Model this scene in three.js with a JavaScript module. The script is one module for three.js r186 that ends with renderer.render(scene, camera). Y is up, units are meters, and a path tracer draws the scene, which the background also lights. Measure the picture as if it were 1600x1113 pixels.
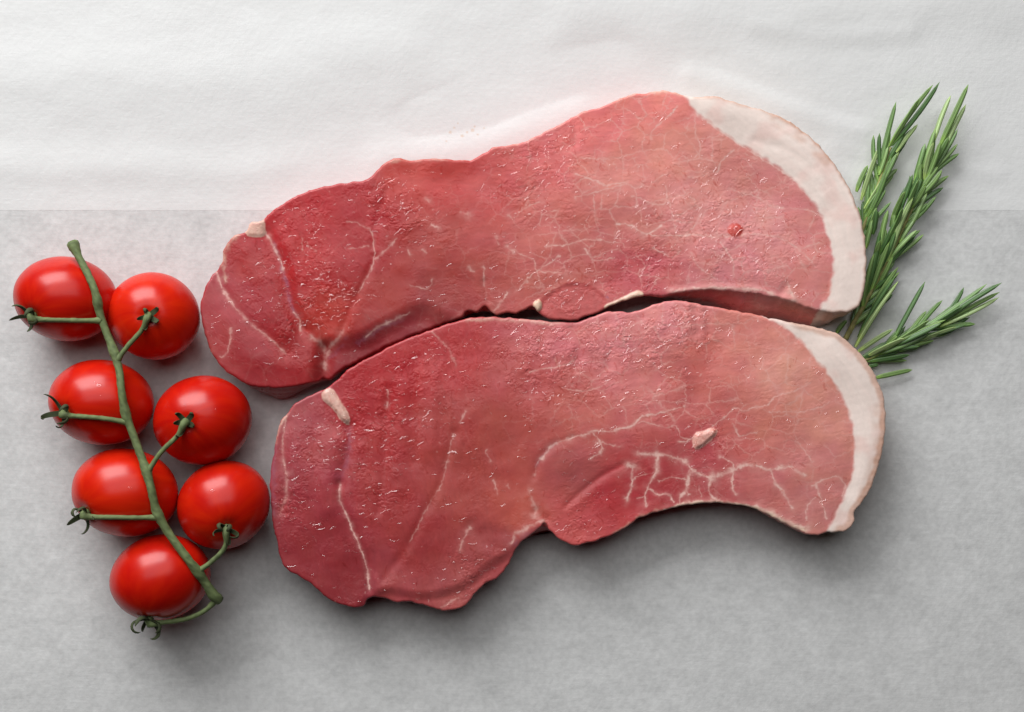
import * as THREE from 'three';
import { mergeGeometries } from 'three/addons/utils/BufferGeometryUtils.js';
import { RectAreaLightUniformsLib } from 'three/addons/lights/RectAreaLightUniformsLib.js';

// ------------------------------------------------------------------ camera, light, exposure
RectAreaLightUniformsLib.init();
const scene = new THREE.Scene();
scene.background = new THREE.Color(0, 0, 0);
const PX = 0.0002;                       // one photograph pixel on the paper, in metres
const W = 1600, H = 1113, CX = 800, CY = 680;   // CX, CY: the point of the picture straight below the lens
const D = 0.56;                          // height of the lens above the paper
const camera = new THREE.PerspectiveCamera(2 * Math.atan(H * PX / 2 / D) * 180 / Math.PI, W / H, 0.02, 10);
camera.position.set(0, D, 0);
camera.up.set(0, 0, -1);
camera.lookAt(0, 0, 0);
camera.setViewOffset(W, H, 0, H / 2 - CY, W, H);
camera.updateProjectionMatrix();
camera.updateMatrixWorld(true);

function areaLight(name, w, h, color, intensity, pos, target) {
  const l = new THREE.RectAreaLight(color, intensity, w, h);
  l.name = name; l.position.set(...pos); l.lookAt(...target); scene.add(l); return l;
}
areaLight('window_light', 0.72, 0.5, new THREE.Color(0.985, 0.992, 1.0), 8.8, [-0.36, 0.5, -0.78], [0.0, 0, -0.02]);
areaLight('ceiling_light', 1.7, 1.3, new THREE.Color(0.99, 0.995, 1.0), 1.7, [-0.15, 1.35, -0.75], [0, 0, 0]);

const renderer = new THREE.WebGLRenderer({ antialias: true });
renderer.toneMapping = THREE.LinearToneMapping;
renderer.toneMappingExposure = 1.1;
renderer.shadowMap.enabled = true;
renderer.setSize(1024, 712);

// ------------------------------------------------------------------ helpers
let seed = 12345;
const rnd = () => { seed = (seed + 0x6d2b79f5) | 0; let t = Math.imul(seed ^ (seed >>> 15), 1 | seed); t = (t + Math.imul(t ^ (t >>> 7), 61 | t)) ^ t; return ((t ^ (t >>> 14)) >>> 0) / 4294967296; };
const clamp = (x, a = 0, b = 1) => (x < a ? a : x > b ? b : x);
const sstep = (a, b, x) => { const t = clamp((x - a) / (b - a)); return t * t * (3 - 2 * t); };
const lerp = (a, b, t) => a + (b - a) * t;
const lin = (c) => { c /= 255; return c <= 0.04045 ? c / 12.92 : Math.pow((c + 0.055) / 1.055, 2.4); };
const LIN = (r, g, b) => [lin(r), lin(g), lin(b)];
const enc = (c) => { c = clamp(c); return 255 * (c <= 0.0031308 ? c * 12.92 : 1.055 * Math.pow(c, 1 / 2.4) - 0.055); };
const hash = new Uint8Array(512), gx = new Float32Array(256), gy = new Float32Array(256), hx = new Float32Array(256), hy = new Float32Array(256);
{
  const p = Array.from({ length: 256 }, (_, i) => i);
  for (let i = 255; i > 0; i--) { const j = Math.floor(rnd() * (i + 1)); [p[i], p[j]] = [p[j], p[i]]; }
  for (let i = 0; i < 512; i++) hash[i] = p[i & 255];
  for (let i = 0; i < 256; i++) { const a = rnd() * Math.PI * 2; gx[i] = Math.cos(a); gy[i] = Math.sin(a); hx[i] = rnd(); hy[i] = rnd(); }
}
function noise(x, y) {                     // gradient noise, about -0.7 .. 0.7
  const xi = Math.floor(x), yi = Math.floor(y), fx = x - xi, fy = y - yi, X = xi & 255, Y = yi & 255;
  const a = hash[hash[X] + Y], b = hash[hash[X + 1] + Y], c = hash[hash[X] + Y + 1], d = hash[hash[X + 1] + Y + 1];
  const u = fx * fx * fx * (fx * (fx * 6 - 15) + 10), v = fy * fy * fy * (fy * (fy * 6 - 15) + 10);
  const p = gx[a] * fx + gy[a] * fy, q = gx[b] * (fx - 1) + gy[b] * fy, r = gx[c] * fx + gy[c] * (fy - 1), s = gx[d] * (fx - 1) + gy[d] * (fy - 1);
  return lerp(lerp(p, q, u), lerp(r, s, u), v);
}
const fbm = (x, y, n = 4) => { let a = 0, s = 1; for (let i = 0; i < n; i++) { a += s * noise(x + i * 37.3, y - i * 17.9); x *= 2.03; y *= 2.03; s *= 0.5; } return a; };
const cell = [0, 0];
function worley(x, y) {                    // cell[0] nearest, cell[1] second nearest
  const xi = Math.floor(x), yi = Math.floor(y); let f1 = 9, f2 = 9;
  for (let j = -1; j <= 1; j++) for (let i = -1; i <= 1; i++) {
    const k = hash[hash[(xi + i) & 255] + ((yi + j) & 255)], dx = xi + i + hx[k] - x, dy = yi + j + hy[k] - y, d = dx * dx + dy * dy;
    if (d < f1) { f2 = f1; f1 = d; } else if (d < f2) f2 = d;
  }
  cell[0] = Math.sqrt(f1); cell[1] = Math.sqrt(f2); return cell;
}
const at = (px, py, h = 0) => { const k = PX * (D - h) / D; return new THREE.Vector3((px - CX) * k, h, (py - CY) * k); };  // the point at height h (metres) that shows at a pixel
function spline(pts, step = 4, closed = false) {
  const c = new THREE.CatmullRomCurve3(pts.map((p) => new THREE.Vector3(p[0], p[1], p[2] || 0)), closed, 'centripetal');
  const n = Math.max(4, Math.round(c.getLength() / step));
  const out = c.getSpacedPoints(n).map((p) => [p.x, p.y, p.z]);
  if (closed) out.pop();
  return out;
}
const pairs = (a) => { const o = []; for (let i = 0; i < a.length; i += 2) o.push([a[i], a[i + 1]]); return o; };
function segDist(x, y, P) {
  let m = 1e9;
  for (let i = 0; i + 1 < P.length; i++) {
    const ax = P[i][0], ay = P[i][1], bx = P[i + 1][0] - ax, by = P[i + 1][1] - ay, t = clamp(((x - ax) * bx + (y - ay) * by) / (bx * bx + by * by + 1e-9));
    const dx = x - ax - t * bx, dy = y - ay - t * by, d = dx * dx + dy * dy;
    if (d < m) m = d;
  }
  return Math.sqrt(m);
}
function inside(x, y, P) {
  let c = false;
  for (let i = 0, j = P.length - 1; i < P.length; j = i++) if ((P[i][1] > y) !== (P[j][1] > y) && x < (P[j][0] - P[i][0]) * (y - P[i][1]) / (P[j][1] - P[i][1]) + P[i][0]) c = !c;
  return c;
}
const sdf = (x, y, P) => { const d = segDist(x, y, P.concat([P[0]])); return inside(x, y, P) ? d : -d; };   // positive inside
const used = {};
function numbered(name) { const n = used[name] = (used[name] ?? -1) + 1; return n ? name + '_' + String(n).padStart(3, '0') : name; }
function mesh(name, geo, mat, parent) { const m = new THREE.Mesh(geo, mat); m.name = name; m.castShadow = m.receiveShadow = true; parent.add(m); return m; }
function thing(name, label, category, group) {
  const o = new THREE.Group(); o.name = numbered(name); o.userData = { label, category }; if (group) o.userData.group = group; scene.add(o); return o;
}
function bytesTexture(data, w, h, srgb) {
  const t = new THREE.DataTexture(data, w, h, THREE.RGBAFormat, THREE.UnsignedByteType);
  if (srgb) t.colorSpace = THREE.SRGBColorSpace;
  t.magFilter = THREE.LinearFilter; t.minFilter = THREE.LinearFilter; t.needsUpdate = true; return t;
}
function floatTexture(data, w, h) {
  const t = new THREE.DataTexture(data, w, h, THREE.RedFormat, THREE.FloatType);
  t.magFilter = THREE.LinearFilter; t.minFilter = THREE.LinearFilter; t.needsUpdate = true; return t;
}

// ------------------------------------------------------------------ table and baking paper
const EDGE = 329;                                        // pixel row where the second layer of paper ends
{
  const top = new THREE.Mesh(new THREE.BoxGeometry(0.9, 0.03, 0.8), new THREE.MeshStandardMaterial({ color: new THREE.Color(0.2, 0.15, 0.11), roughness: 0.6 }));
  top.name = 'table'; top.position.set(0, -0.0175, -0.02); top.receiveShadow = true; top.castShadow = true;
  top.userData = { kind: 'structure', label: 'wooden tabletop under the baking paper' }; scene.add(top);
}
function paperTexture(layers, n, ox) {
  const d = new Uint8Array(n * n * 4), b = new Float32Array(n * n), s = 1600 / n;    // covers 1600 x 1600 photograph pixels
  for (let j = 0, k = 0; j < n; j++) for (let i = 0; i < n; i++, k++) {
    const x = i * s + ox, y = j * s + 311, u = x * 0.82 + y * 0.57, v = y * 0.82 - x * 0.57;
    const cloud = 0.6 * fbm(u / 44, v / 38, 4) + 0.6 * fbm(x / 23 + 70, y / 17 + 5, 3), flock = fbm(v / 9 + 9, u / 8, 3), streak = noise(x / 26, y / 2.6), fine = noise(x / 1.9, y / 1.7), big = fbm(x / 260 + 4, y / 210, 3);
    const m = layers === 1 ? 1 + 0.14 * cloud + 0.11 * flock + 0.03 * streak + 0.025 * fine + 0.05 * big : 1 + 0.022 * cloud + 0.018 * flock + 0.015 * streak + 0.012 * fine + 0.03 * big;
    let r = (layers === 1 ? 0.61 : 0.71) * m, g = r * 0.996, bl = r * 0.98;
    d[k * 4] = enc(r); d[k * 4 + 1] = enc(g); d[k * 4 + 2] = enc(bl); d[k * 4 + 3] = 255;
    b[k] = 0.5 + 0.25 * flock + 0.18 * cloud + 0.16 * fine + 0.1 * streak;
  }
  return [d, b];
}
// creases and swells of the sheet in pixels: [width, height, points]
const folds = [
  [30, 5, pairs([600, 250, 700, 238, 780, 220, 850, 196, 900, 176])],
  [34, -5, pairs([660, 186, 760, 168, 860, 128, 960, 92])],
  [18, 3.5, pairs([1080, 118, 1180, 150, 1270, 184, 1350, 206])],
  [10, -3, pairs([1120, 96, 1220, 134, 1330, 168, 1420, 176])],
  [16, 2, pairs([1180, 40, 1300, 58, 1420, 50])],
  [14, 1.6, pairs([1310, 225, 1420, 262, 1560, 270])],
  [60, 5, pairs([0, 120, 300, 130, 620, 90])],
  [50, 5, pairs([900, 20, 1250, 10, 1650, -10])],
  [30, 2.5, pairs([-40, 262, 150, 258, 420, 268])],
];
function paperHeight(px, py, upper) {                    // pixels above the table
  let h = 1.6 + 1.1 * noise(px / 190, py / 170) + 0.5 * noise(px / 60 + 5, py / 48);
  if (upper) { const keep = sstep(EDGE, EDGE - 60, py); for (const [w, a, P] of folds) { const d = segDist(px, py, P) / w; if (d < 3) h += keep * 0.7 * a * Math.exp(-d * d); } h += keep * (0.9 * noise(px / 120 + 3, py / 70) + 0.3 * noise(px / 38, py / 30)); }
  return Math.max(upper ? 1.6 + 1.1 * noise(px / 190, py / 170) + 0.5 * noise(px / 60 + 5, py / 48) : 0.4, h);
}
function sheet(name, label, x0, x1, y0, y1, step, upper) {
  const nx = Math.round((x1 - x0) / step), ny = Math.round((y1 - y0) / step), pos = [], uv = [], idx = [];
  const T = 0.14;                                        // thickness in pixels
  for (const side of [1, 0]) for (let j = 0; j <= ny; j++) for (let i = 0; i <= nx; i++) {
    let px = x0 + (x1 - x0) * i / nx, py = y0 + (y1 - y0) * j / ny;
    if (upper && j === ny) py += 1.2 * noise(px / 90, 3.3) + 0.4 * noise(px / 14, 8);
    const q = at(px, py, 0);
    const h = paperHeight(px, py, upper) + (upper ? 0.16 : 0) + side * T;
    pos.push(q.x, (h - 2.2 - 0.6) * PX, q.z); uv.push(px / 1600, py / 1600);
  }
  const N = (nx + 1) * (ny + 1), id = (i, j, s) => (s ? 0 : N) + j * (nx + 1) + i;
  for (let j = 0; j < ny; j++) for (let i = 0; i < nx; i++) {
    idx.push(id(i, j, 1), id(i, j + 1, 1), id(i + 1, j, 1), id(i + 1, j, 1), id(i, j + 1, 1), id(i + 1, j + 1, 1));
  }
  for (let i = 0; i < nx; i++) idx.push(id(i, ny, 1), id(i, ny, 0), id(i + 1, ny, 1), id(i + 1, ny, 1), id(i, ny, 0), id(i + 1, ny, 0));
  const g = new THREE.BufferGeometry();
  g.setAttribute('position', new THREE.Float32BufferAttribute(pos, 3)); g.setAttribute('uv', new THREE.Float32BufferAttribute(uv, 2)); g.setIndex(idx); g.computeVertexNormals();
  const n = 1600, [d, b] = paperTexture(upper ? 2 : 1, n, 0);
  if (upper) {                                           // a few grease specks beside the meat
    for (const [cx, cy, r] of [[703, 206, 2.2], [709, 199, 1.4], [722, 212, 2.4], [738, 203, 2.6], [741, 197, 1.5], [729, 206, 1.6], [746, 210, 1.4], [697, 220, 1.2], [756, 200, 1.2], [715, 192, 1]]) {
      for (let y = Math.floor(cy - 6); y <= cy + 6; y++) for (let x = Math.floor(cx - 6); x <= cx + 6; x++) {
        const a = sstep(r + 1.2, r - 0.8, Math.hypot(x - cx, (y - cy) * 1.2) + 1.2 * noise(x / 2.1, y / 2.1)) * 0.32, k = (y * n + x) * 4;
        d[k] = lerp(d[k], 196, a); d[k + 1] = lerp(d[k + 1], 150, a); d[k + 2] = lerp(d[k + 2], 112, a);
      }
    }
  }
  const rep = (t) => { t.wrapS = t.wrapT = THREE.MirroredRepeatWrapping; return t; };
  const mat = new THREE.MeshStandardMaterial({ map: rep(bytesTexture(d, n, n, true)), bumpMap: rep(floatTexture(b, n, n)), bumpScale: 0.00011, roughness: 0.62 });
  const m = mesh(name, g, mat, scene);
  m.userData = { kind: 'structure', label };
}
sheet('baking_paper', 'mottled grey single layer of baking paper under the meat and tomatoes', -260, 1860, -200, 1420, 10, false);
sheet('baking_paper_001', 'whiter doubled layer of baking paper ending in a straight edge', -260, 1860, -200, EDGE, 5, true);

// ------------------------------------------------------------------ pork steaks
const HREF = 68;                                          // thickness of a steak, in pixels of the paper plane
const K1 = PX * (D - HREF * PX) / D;                      // metres for one pixel on top of the meat
function steak(S) {
  const MARG = 84, x0 = S.box[0] - MARG, y0 = S.box[1] - MARG, bw = S.box[2] - S.box[0] + 2 * MARG, bh = S.box[3] - S.box[1] + 2 * MARG;
  // outline with a slightly ragged edge
  const out = spline(pairs(S.outline), 4, true).map(([x, y]) => [x + 2.2 * noise(x / 13, y / 13) + 1.3 * noise(x / 4.5, y / 4.5 + 9), y + 2.2 * noise(x / 13 + 40, y / 13) + 1.3 * noise(x / 4.5 + 7, y / 4.5)]);
  const lines = (list) => (list || []).map(([w, a, ...p]) => [w, a, spline(pairs(p), 5)]);
  const polys = (list) => (list || []).map(([name, h, w, ...p]) => ({ name, h, w, P: spline(pairs(p), 5, true) }));
  const box = (P, m) => { const X = P.map((p) => p[0]), Y = P.map((p) => p[1]); P.box = [Math.min(...X) - m, Math.max(...X) + m, Math.min(...Y) - m, Math.max(...Y) + m]; };
  const pieces = polys(S.pieces), relief = lines(S.relief), terraces = polys(S.terraces);
  for (const [w, , P] of relief) box(P, w * 4); for (const p of [...pieces, ...terraces]) box(p.P, p.w + 2);
  const out_of = (x, y, P) => x < P.box[0] || x > P.box[1] || y < P.box[2] || y > P.box[3];
  // ---- signed distance on a 2 px grid
  const ST = 2, gw = Math.floor(bw / ST) + 1, gh = Math.floor(bh / ST) + 1, dist = new Float32Array(gw * gh);
  {
    const ring = out.concat([out[0]]);
    for (let j = 0, k = 0; j < gh; j++) for (let i = 0; i < gw; i++, k++) { const x = x0 + i * ST, y = y0 + j * ST, d = segDist(x, y, ring); dist[k] = inside(x, y, out) ? d : -d; }
  }
  const dAt = (x, y) => { const u = clamp((x - x0) / ST, 0, gw - 1.001), v = clamp((y - y0) / ST, 0, gh - 1.001), i = u | 0, j = v | 0, a = u - i, b = v - j, k = j * gw + i; return lerp(lerp(dist[k], dist[k + 1], a), lerp(dist[k + gw], dist[k + gw + 1], a), b); };
  // ---- colour, relief and gloss of the surface, painted over the unrolled slab
  const SC = 1.5, tw = Math.round(bw * SC), th = Math.round(bh * SC);
  const marb = new Float32Array(tw * th), sheath = new Float32Array(tw * th), skin = new Float32Array(tw * th), wx = new Float32Array(tw * th), wy = new Float32Array(tw * th);
  for (let j = 0, k = 0; j < th; j++) for (let i = 0; i < tw; i++, k++) { const x = x0 + i / SC, y = y0 + j / SC; wx[k] = 3.6 * noise(x / 22, y / 22) + 2.8 * noise(x / 7, y / 7) + 1.9 * noise(x / 3.2, y / 3.2); wy[k] = 3.6 * noise(x / 22 + 50, y / 22) + 2.8 * noise(x / 7 + 50, y / 7) + 1.9 * noise(x / 3.2 + 50, y / 3.2); }
  const stroke = (buf, list, soft) => {
    for (const [w, s, P] of list) {
      const m = w * 2.5 + 9;
      for (let q = 0; q + 1 < P.length; q++) {
        const ax = P[q][0], ay = P[q][1], bx = P[q + 1][0] - ax, by = P[q + 1][1] - ay, L2 = bx * bx + by * by + 1e-6;
        const i0 = Math.max(0, Math.floor((Math.min(ax, ax + bx) - m - x0) * SC)), i1 = Math.min(tw - 1, Math.ceil((Math.max(ax, ax + bx) + m - x0) * SC));
        const j0 = Math.max(0, Math.floor((Math.min(ay, ay + by) - m - y0) * SC)), j1 = Math.min(th - 1, Math.ceil((Math.max(ay, ay + by) + m - y0) * SC));
        for (let j = j0; j <= j1; j++) for (let i = i0; i <= i1; i++) {
          const k = j * tw + i, x = x0 + i / SC + wx[k] * 0.8, y = y0 + j / SC + wy[k] * 0.8, t = clamp(((x - ax) * bx + (y - ay) * by) / L2);
          const d = Math.hypot(x - ax - t * bx, y - ay - t * by);
          const ww = Math.max(0.7, 0.78 * w * (0.85 + 0.9 * noise(x / 15 + 3, y / 15))), g1 = d / ww, v = s * (soft ? Math.exp(-g1 * g1 / 1.7) : 0.85 * Math.exp(-g1 * g1 * 1.3) + 0.2 * Math.exp(-g1 * g1 / 9)) * clamp(0.78 + 1.2 * noise(x / 12, y / 12) + 0.5 * noise(x / 4, y / 4), s > 0.68 ? 0.5 : 0.12, 1.15);
          if (v > buf[k]) buf[k] = v;
        }
      }
    }
  };
  const veins = lines(S.veins.map(([w, a, ...p]) => [w, p[0] > 850 ? Math.min(1, a * 1.25) : a, ...p])), knots = [];
  for (const [w, a, ...p] of S.veins) for (let i = 0; i < p.length; i += 2) if (p[0] > 700 && rnd() < 0.4) knots.push([w * (1.1 + 0.8 * rnd()), a * 1.1, [[p[i], p[i + 1]], [p[i] + 3 * (rnd() - 0.5), p[i + 1] + 3 * (rnd() - 0.5)]]]);
  stroke(marb, veins, false); stroke(marb, knots, false); stroke(sheath, lines(S.sheaths), true); stroke(skin, lines(S.rims), true);
  // base tones of the muscles on a coarse grid
  const CS = 8, cw = Math.ceil(bw / CS) + 2, ch = Math.ceil(bh / CS) + 2, tone = new Float32Array(cw * ch * 3);
  const anchors = S.tones.map(([x, y, r, g, b]) => [x, y, ...LIN(r, g, b).map((c) => c * 0.8)]);
  for (let j = 0, k = 0; j < ch; j++) for (let i = 0; i < cw; i++, k += 3) {
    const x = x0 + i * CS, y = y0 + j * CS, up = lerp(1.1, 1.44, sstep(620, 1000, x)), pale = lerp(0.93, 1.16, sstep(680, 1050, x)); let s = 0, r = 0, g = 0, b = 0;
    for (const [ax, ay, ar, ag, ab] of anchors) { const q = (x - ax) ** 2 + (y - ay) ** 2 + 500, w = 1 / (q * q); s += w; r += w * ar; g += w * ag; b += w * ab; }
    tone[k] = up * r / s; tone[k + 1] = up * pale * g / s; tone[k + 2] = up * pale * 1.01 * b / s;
  }
  const col = new Uint8Array(tw * th * 4), bump = new Float32Array(tw * th), rough = new Uint8Array(tw * th * 4);
  const WHITE = LIN(230, 182, 171), SHEATH = LIN(156, 92, 112), FAT = LIN(241, 222, 212), FATP = LIN(238, 206, 196), RIND = LIN(210, 168, 148), CREAM = LIN(232, 198, 176);
  const GA = [Math.cos(S.grain[0]), Math.sin(S.grain[0])], GB = [Math.cos(S.grain[1]), Math.sin(S.grain[1])];
  for (let j = 0, k = 0; j < th; j++) for (let i = 0; i < tw; i++, k++) {
    const X = x0 + i / SC, Y = y0 + j / SC, x = X + wx[k], y = Y + wy[k], d = dAt(X, Y);
    if (d < -82) { col[k * 4 + 3] = 255; continue; }
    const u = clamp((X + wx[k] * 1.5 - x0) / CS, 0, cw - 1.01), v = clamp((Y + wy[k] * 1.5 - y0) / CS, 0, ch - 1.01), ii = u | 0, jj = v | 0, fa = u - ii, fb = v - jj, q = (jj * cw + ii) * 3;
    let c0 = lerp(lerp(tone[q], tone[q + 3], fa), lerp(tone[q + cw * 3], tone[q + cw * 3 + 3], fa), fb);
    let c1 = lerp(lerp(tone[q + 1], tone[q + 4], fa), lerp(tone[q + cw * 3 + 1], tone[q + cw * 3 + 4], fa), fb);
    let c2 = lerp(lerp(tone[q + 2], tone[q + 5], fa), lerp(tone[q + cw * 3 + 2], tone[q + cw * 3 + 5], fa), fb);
    const gb = S.grain[2](X, Y), xx = x + 9 * noise(X / 70, Y / 70), yy = y + 9 * noise(X / 70 + 9, Y / 70), al = gb < 0.5 ? xx * GA[0] + yy * GA[1] : xx * GB[0] + yy * GB[1], ac = gb < 0.5 ? -xx * GA[1] + yy * GA[0] : -xx * GB[1] + yy * GB[0], gf = sstep(0, 0.25, Math.abs(gb - 0.5));
    const fib = gf * (noise(al / 30, ac / 4.6) + 0.6 * noise(al / 15 + 7, ac / 2.4 + 3)), blot = fbm(x / 46, y / 46, 4), fine = fbm(x / 7, y / 7, 3);
    const marbleZone = S.marble(X, Y);
    c2 = Math.min(c2, c1 * 1.2); let f = 1 + 0.07 * blot + 0.06 * fine + 0.1 * fib;
    c0 *= f; c1 *= f * (1 + 0.09 * noise(x / 33 + 9, y / 33)); c2 *= f * (1 + 0.1 * noise(x / 28, y / 28 + 9));
    const w1 = worley(x / 36, y / 30), e1 = (w1[1] - w1[0]); let net = Math.exp(-Math.pow(e1 / 0.048, 1.2)) * sstep(-0.35, 0.25, noise(X / 60, Y / 60)) * 0.52 * marbleZone;
    const w2 = worley(x / 15 + 31, y / 13), e2 = w2[1] - w2[0]; net = Math.max(net, Math.exp(-Math.pow(e2 / 0.07, 1.3)) * sstep(0.0, 0.4, noise(X / 34 + 20, Y / 34)) * 0.42 * marbleZone);
    const fleck = sstep(0.42, 0.62, noise(al / 9 + 80, ac / 4.5)) * sstep(0.0, 0.4, noise(X / 40 + 60, Y / 40)) * 0.45;
    const mb = clamp(Math.max(marb[k], net, fleck));
    const sh = clamp(sheath[k]);
    c0 = lerp(c0, SHEATH[0], sh); c1 = lerp(c1, SHEATH[1], sh); c2 = lerp(c2, SHEATH[2], sh);
    c0 = lerp(c0, WHITE[0], mb); c1 = lerp(c1, WHITE[1], mb); c2 = lerp(c2, WHITE[2], mb);
    const rm = clamp(skin[k]); c0 = lerp(c0, CREAM[0], rm); c1 = lerp(c1, CREAM[1], rm); c2 = lerp(c2, CREAM[2], rm);
    // fine wet relief: crinkles, fibres and pits
    const w3 = worley(x / 6.2 + 11, y / 5.4), cr = clamp((w3[1] - w3[0]) * 2.2), hotT = Math.min(1, S.wet.reduce((q, [a, b, c, e]) => { const dd = ((X - a) ** 2 + (Y - b) ** 2) / (c * c); return dd < 5 ? q + e * Math.exp(-dd) : q; }, 0)) * sstep(-0.3, 0.25, noise(X / 24 + 5, Y / 20)), patch = sstep(-0.08, 0.34, noise(X / 38 + 77, Y / 32) + 0.5 * noise(X / 14, Y / 14));
    const w4 = worley(x / 13 + 5, y / 11 + 5), cr2 = clamp((w4[1] - w4[0]) * 1.8);
    const rg = gf * Math.pow(clamp(1 - 1.7 * Math.abs(noise(al / 24 + 15, ac / 7.5))), 3), p2 = sstep(-0.05, 0.4, noise(X / 52 + 31, Y / 44 + 8));
    let bp = (0.5 * patch + 2.1 * hotT) * (0.42 * cr + 0.5 * cr2) + (0.14 + 0.5 * patch) * 0.5 * fib + 0.3 * p2 * rg + 0.12 * fine + 0.35 * blot;
    let ro = 0.35 - 0.05 * patch - 0.12 * hotT + 0.1 * noise(X / 30, Y / 30) + 0.05 * noise(x / 6, y / 6) + 0.16 * mb;
    // fat cap and rind
    const sf = S.fatSide(X + wx[k] * 0.3, Y + wy[k] * 0.3);
    if (sf > -6) {
      const a = sstep(-4, 3, sf + 4 * noise(X / 12, Y / 12));
      const lay = noise((sf + 5 * noise(X / 40, Y / 40)) / 5.5, X / 90 + Y / 90), pk = clamp(sstep(0.02, 0.45, fbm(X / 60 + 12, Y / 60, 3)) * 0.75 + 0.3 * Math.max(0, lay)), st = noise(X / 40 + Y / 9, Y / 40 - X / 60), ff = 1 + 0.05 * fine + 0.05 * st + 0.06 * blot + 0.06 * lay;
      let r0 = lerp(FAT[0], FATP[0], pk) * ff, r1 = lerp(FAT[1], FATP[1], pk) * ff, r2 = lerp(FAT[2], FATP[2], pk) * ff;
      const rd = sstep(S.rind, S.rind - 7, d + 3 * noise(X / 18, Y / 18)) * sstep(4, 16, sf), rf = 1 + 0.14 * fine + 0.2 * noise(X / 25, Y / 6);
      const rs = clamp(rd * 0.8 + S.stain(X, Y) * sstep(-0.35, 0.3, noise(X / 22, Y / 14))); r0 = lerp(r0, RIND[0] * rf, rs); r1 = lerp(r1, RIND[1] * rf, rs); r2 = lerp(r2, RIND[2] * rf, rs);
      c0 = lerp(c0, r0, a); c1 = lerp(c1, r1, a); c2 = lerp(c2, r2, a);
      bp = lerp(bp, 0.5 + 0.15 * lay + 0.15 * st + 0.12 * fine + 0.3 * blot, a); ro = lerp(ro, 0.3 + 0.1 * blot, a);
    }
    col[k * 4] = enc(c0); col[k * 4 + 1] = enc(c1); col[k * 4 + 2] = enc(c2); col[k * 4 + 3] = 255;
    bump[k] = bp; const R = clamp(ro, 0.14, 0.8) * 255; rough[k * 4] = rough[k * 4 + 1] = rough[k * 4 + 2] = R; rough[k * 4 + 3] = 255;
  }
  for (const p of pieces) {                               // bits of fat and loose flesh keep their own colour
    const C = S.pieceColor[p.name]; if (!C) continue;
    const c = LIN(...C), xs = p.P.map((q) => q[0]), ys = p.P.map((q) => q[1]);
    for (let j = Math.floor((Math.min(...ys) - 6 - y0) * SC); j < (Math.max(...ys) + 6 - y0) * SC; j++) for (let i = Math.floor((Math.min(...xs) - 6 - x0) * SC); i < (Math.max(...xs) + 6 - x0) * SC; i++) {
      const k = j * tw + i, X = x0 + i / SC, Y = y0 + j / SC, a = sstep(-1.6, 1.2, sdf(X + wx[k] * 0.45, Y + wy[k] * 0.45, p.P)) * (0.9 + 0.3 * noise(X / 6, Y / 6)), f = 1 + 0.2 * fbm(X / 9, Y / 9, 3);
      if (a <= 0) continue;
      const o = [0, 1, 2].map((n) => enc(lerp(lin(col[k * 4 + n]), c[n] * f, clamp(a))));
      for (let n = 0; n < 3; n++) col[k * 4 + n] = o[n];
    }
  }
  const map = bytesTexture(col, tw, th, true), bumpMap = floatTexture(bump, tw, th), roughnessMap = bytesTexture(rough, tw, th, false);
  // ---- the slab: the painted sheet is laid over the top, round the rim and down the side
  const top = (x, y) => {
    let h = HREF + S.lift + 4 * noise(x / 150 + S.n, y / 120) + (x > 1060 && S.fatSide(x, y) > -4 ? 0.25 : 1) * (1.4 * noise(x / 52, y / 46 + S.n) + 0.4 * noise(x / 21 + S.n, y / 19));
    for (const [w, a, P] of relief) { if (x < P.box[0] || x > P.box[1] || y < P.box[2] || y > P.box[3]) continue; const q = segDist(x, y, P) / w / 1.3; if (q < 3) h += 0.28 * a * Math.exp(-q * q); }
    for (const p of terraces) if (!out_of(x, y, p.P)) h += p.h * sstep(-p.w, p.w, sdf(x, y, p.P));
    for (const p of pieces) if (!out_of(x, y, p.P)) h += p.h * sstep(-1, p.w, sdf(x, y, p.P));
    return h;
  };
  const slope = (x, y) => { let s = S.under; for (const [cx, cy, r, v] of S.slopes) s += v * Math.exp(-((x - cx) ** 2 + (y - cy) ** 2) / (r * r)); return s; };
  const pos = new Float32Array(gw * gh * 3), uv = new Float32Array(gw * gh * 2), live = new Uint8Array(gw * gh), deep = new Float32Array(gw * gh);
  const tcache = new Float32Array(gw * gh);
  for (let j = 0, k = 0; j < gh; j++) for (let i = 0; i < gw; i++, k++) {
    const x = x0 + i * ST, y = y0 + j * ST, d = dist[k];
    uv[k * 2] = (i * ST * SC + 0.5) / tw; uv[k * 2 + 1] = (j * ST * SC + 0.5) / th;
    if (d < -84) continue;
    const e = 3; let nx = dAt(x + e, y) - dAt(x - e, y), ny = dAt(x, y + e) - dAt(x, y - e), l = Math.hypot(nx, ny) || 1; nx /= l; ny /= l;
    const rr = S.roundAt(x, y) * (1 + 0.25 * noise(x / 40, y / 40)), tu = clamp((x - x0) * SC, 0, tw - 1) | 0, tv = clamp((y - y0) * SC, 0, th - 1) | 0, mi = (bump[tv * tw + tu] - 0.5) * 0.12;
    let ox = x, oy = y, h, t = rr - d; deep[k] = t;
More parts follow.
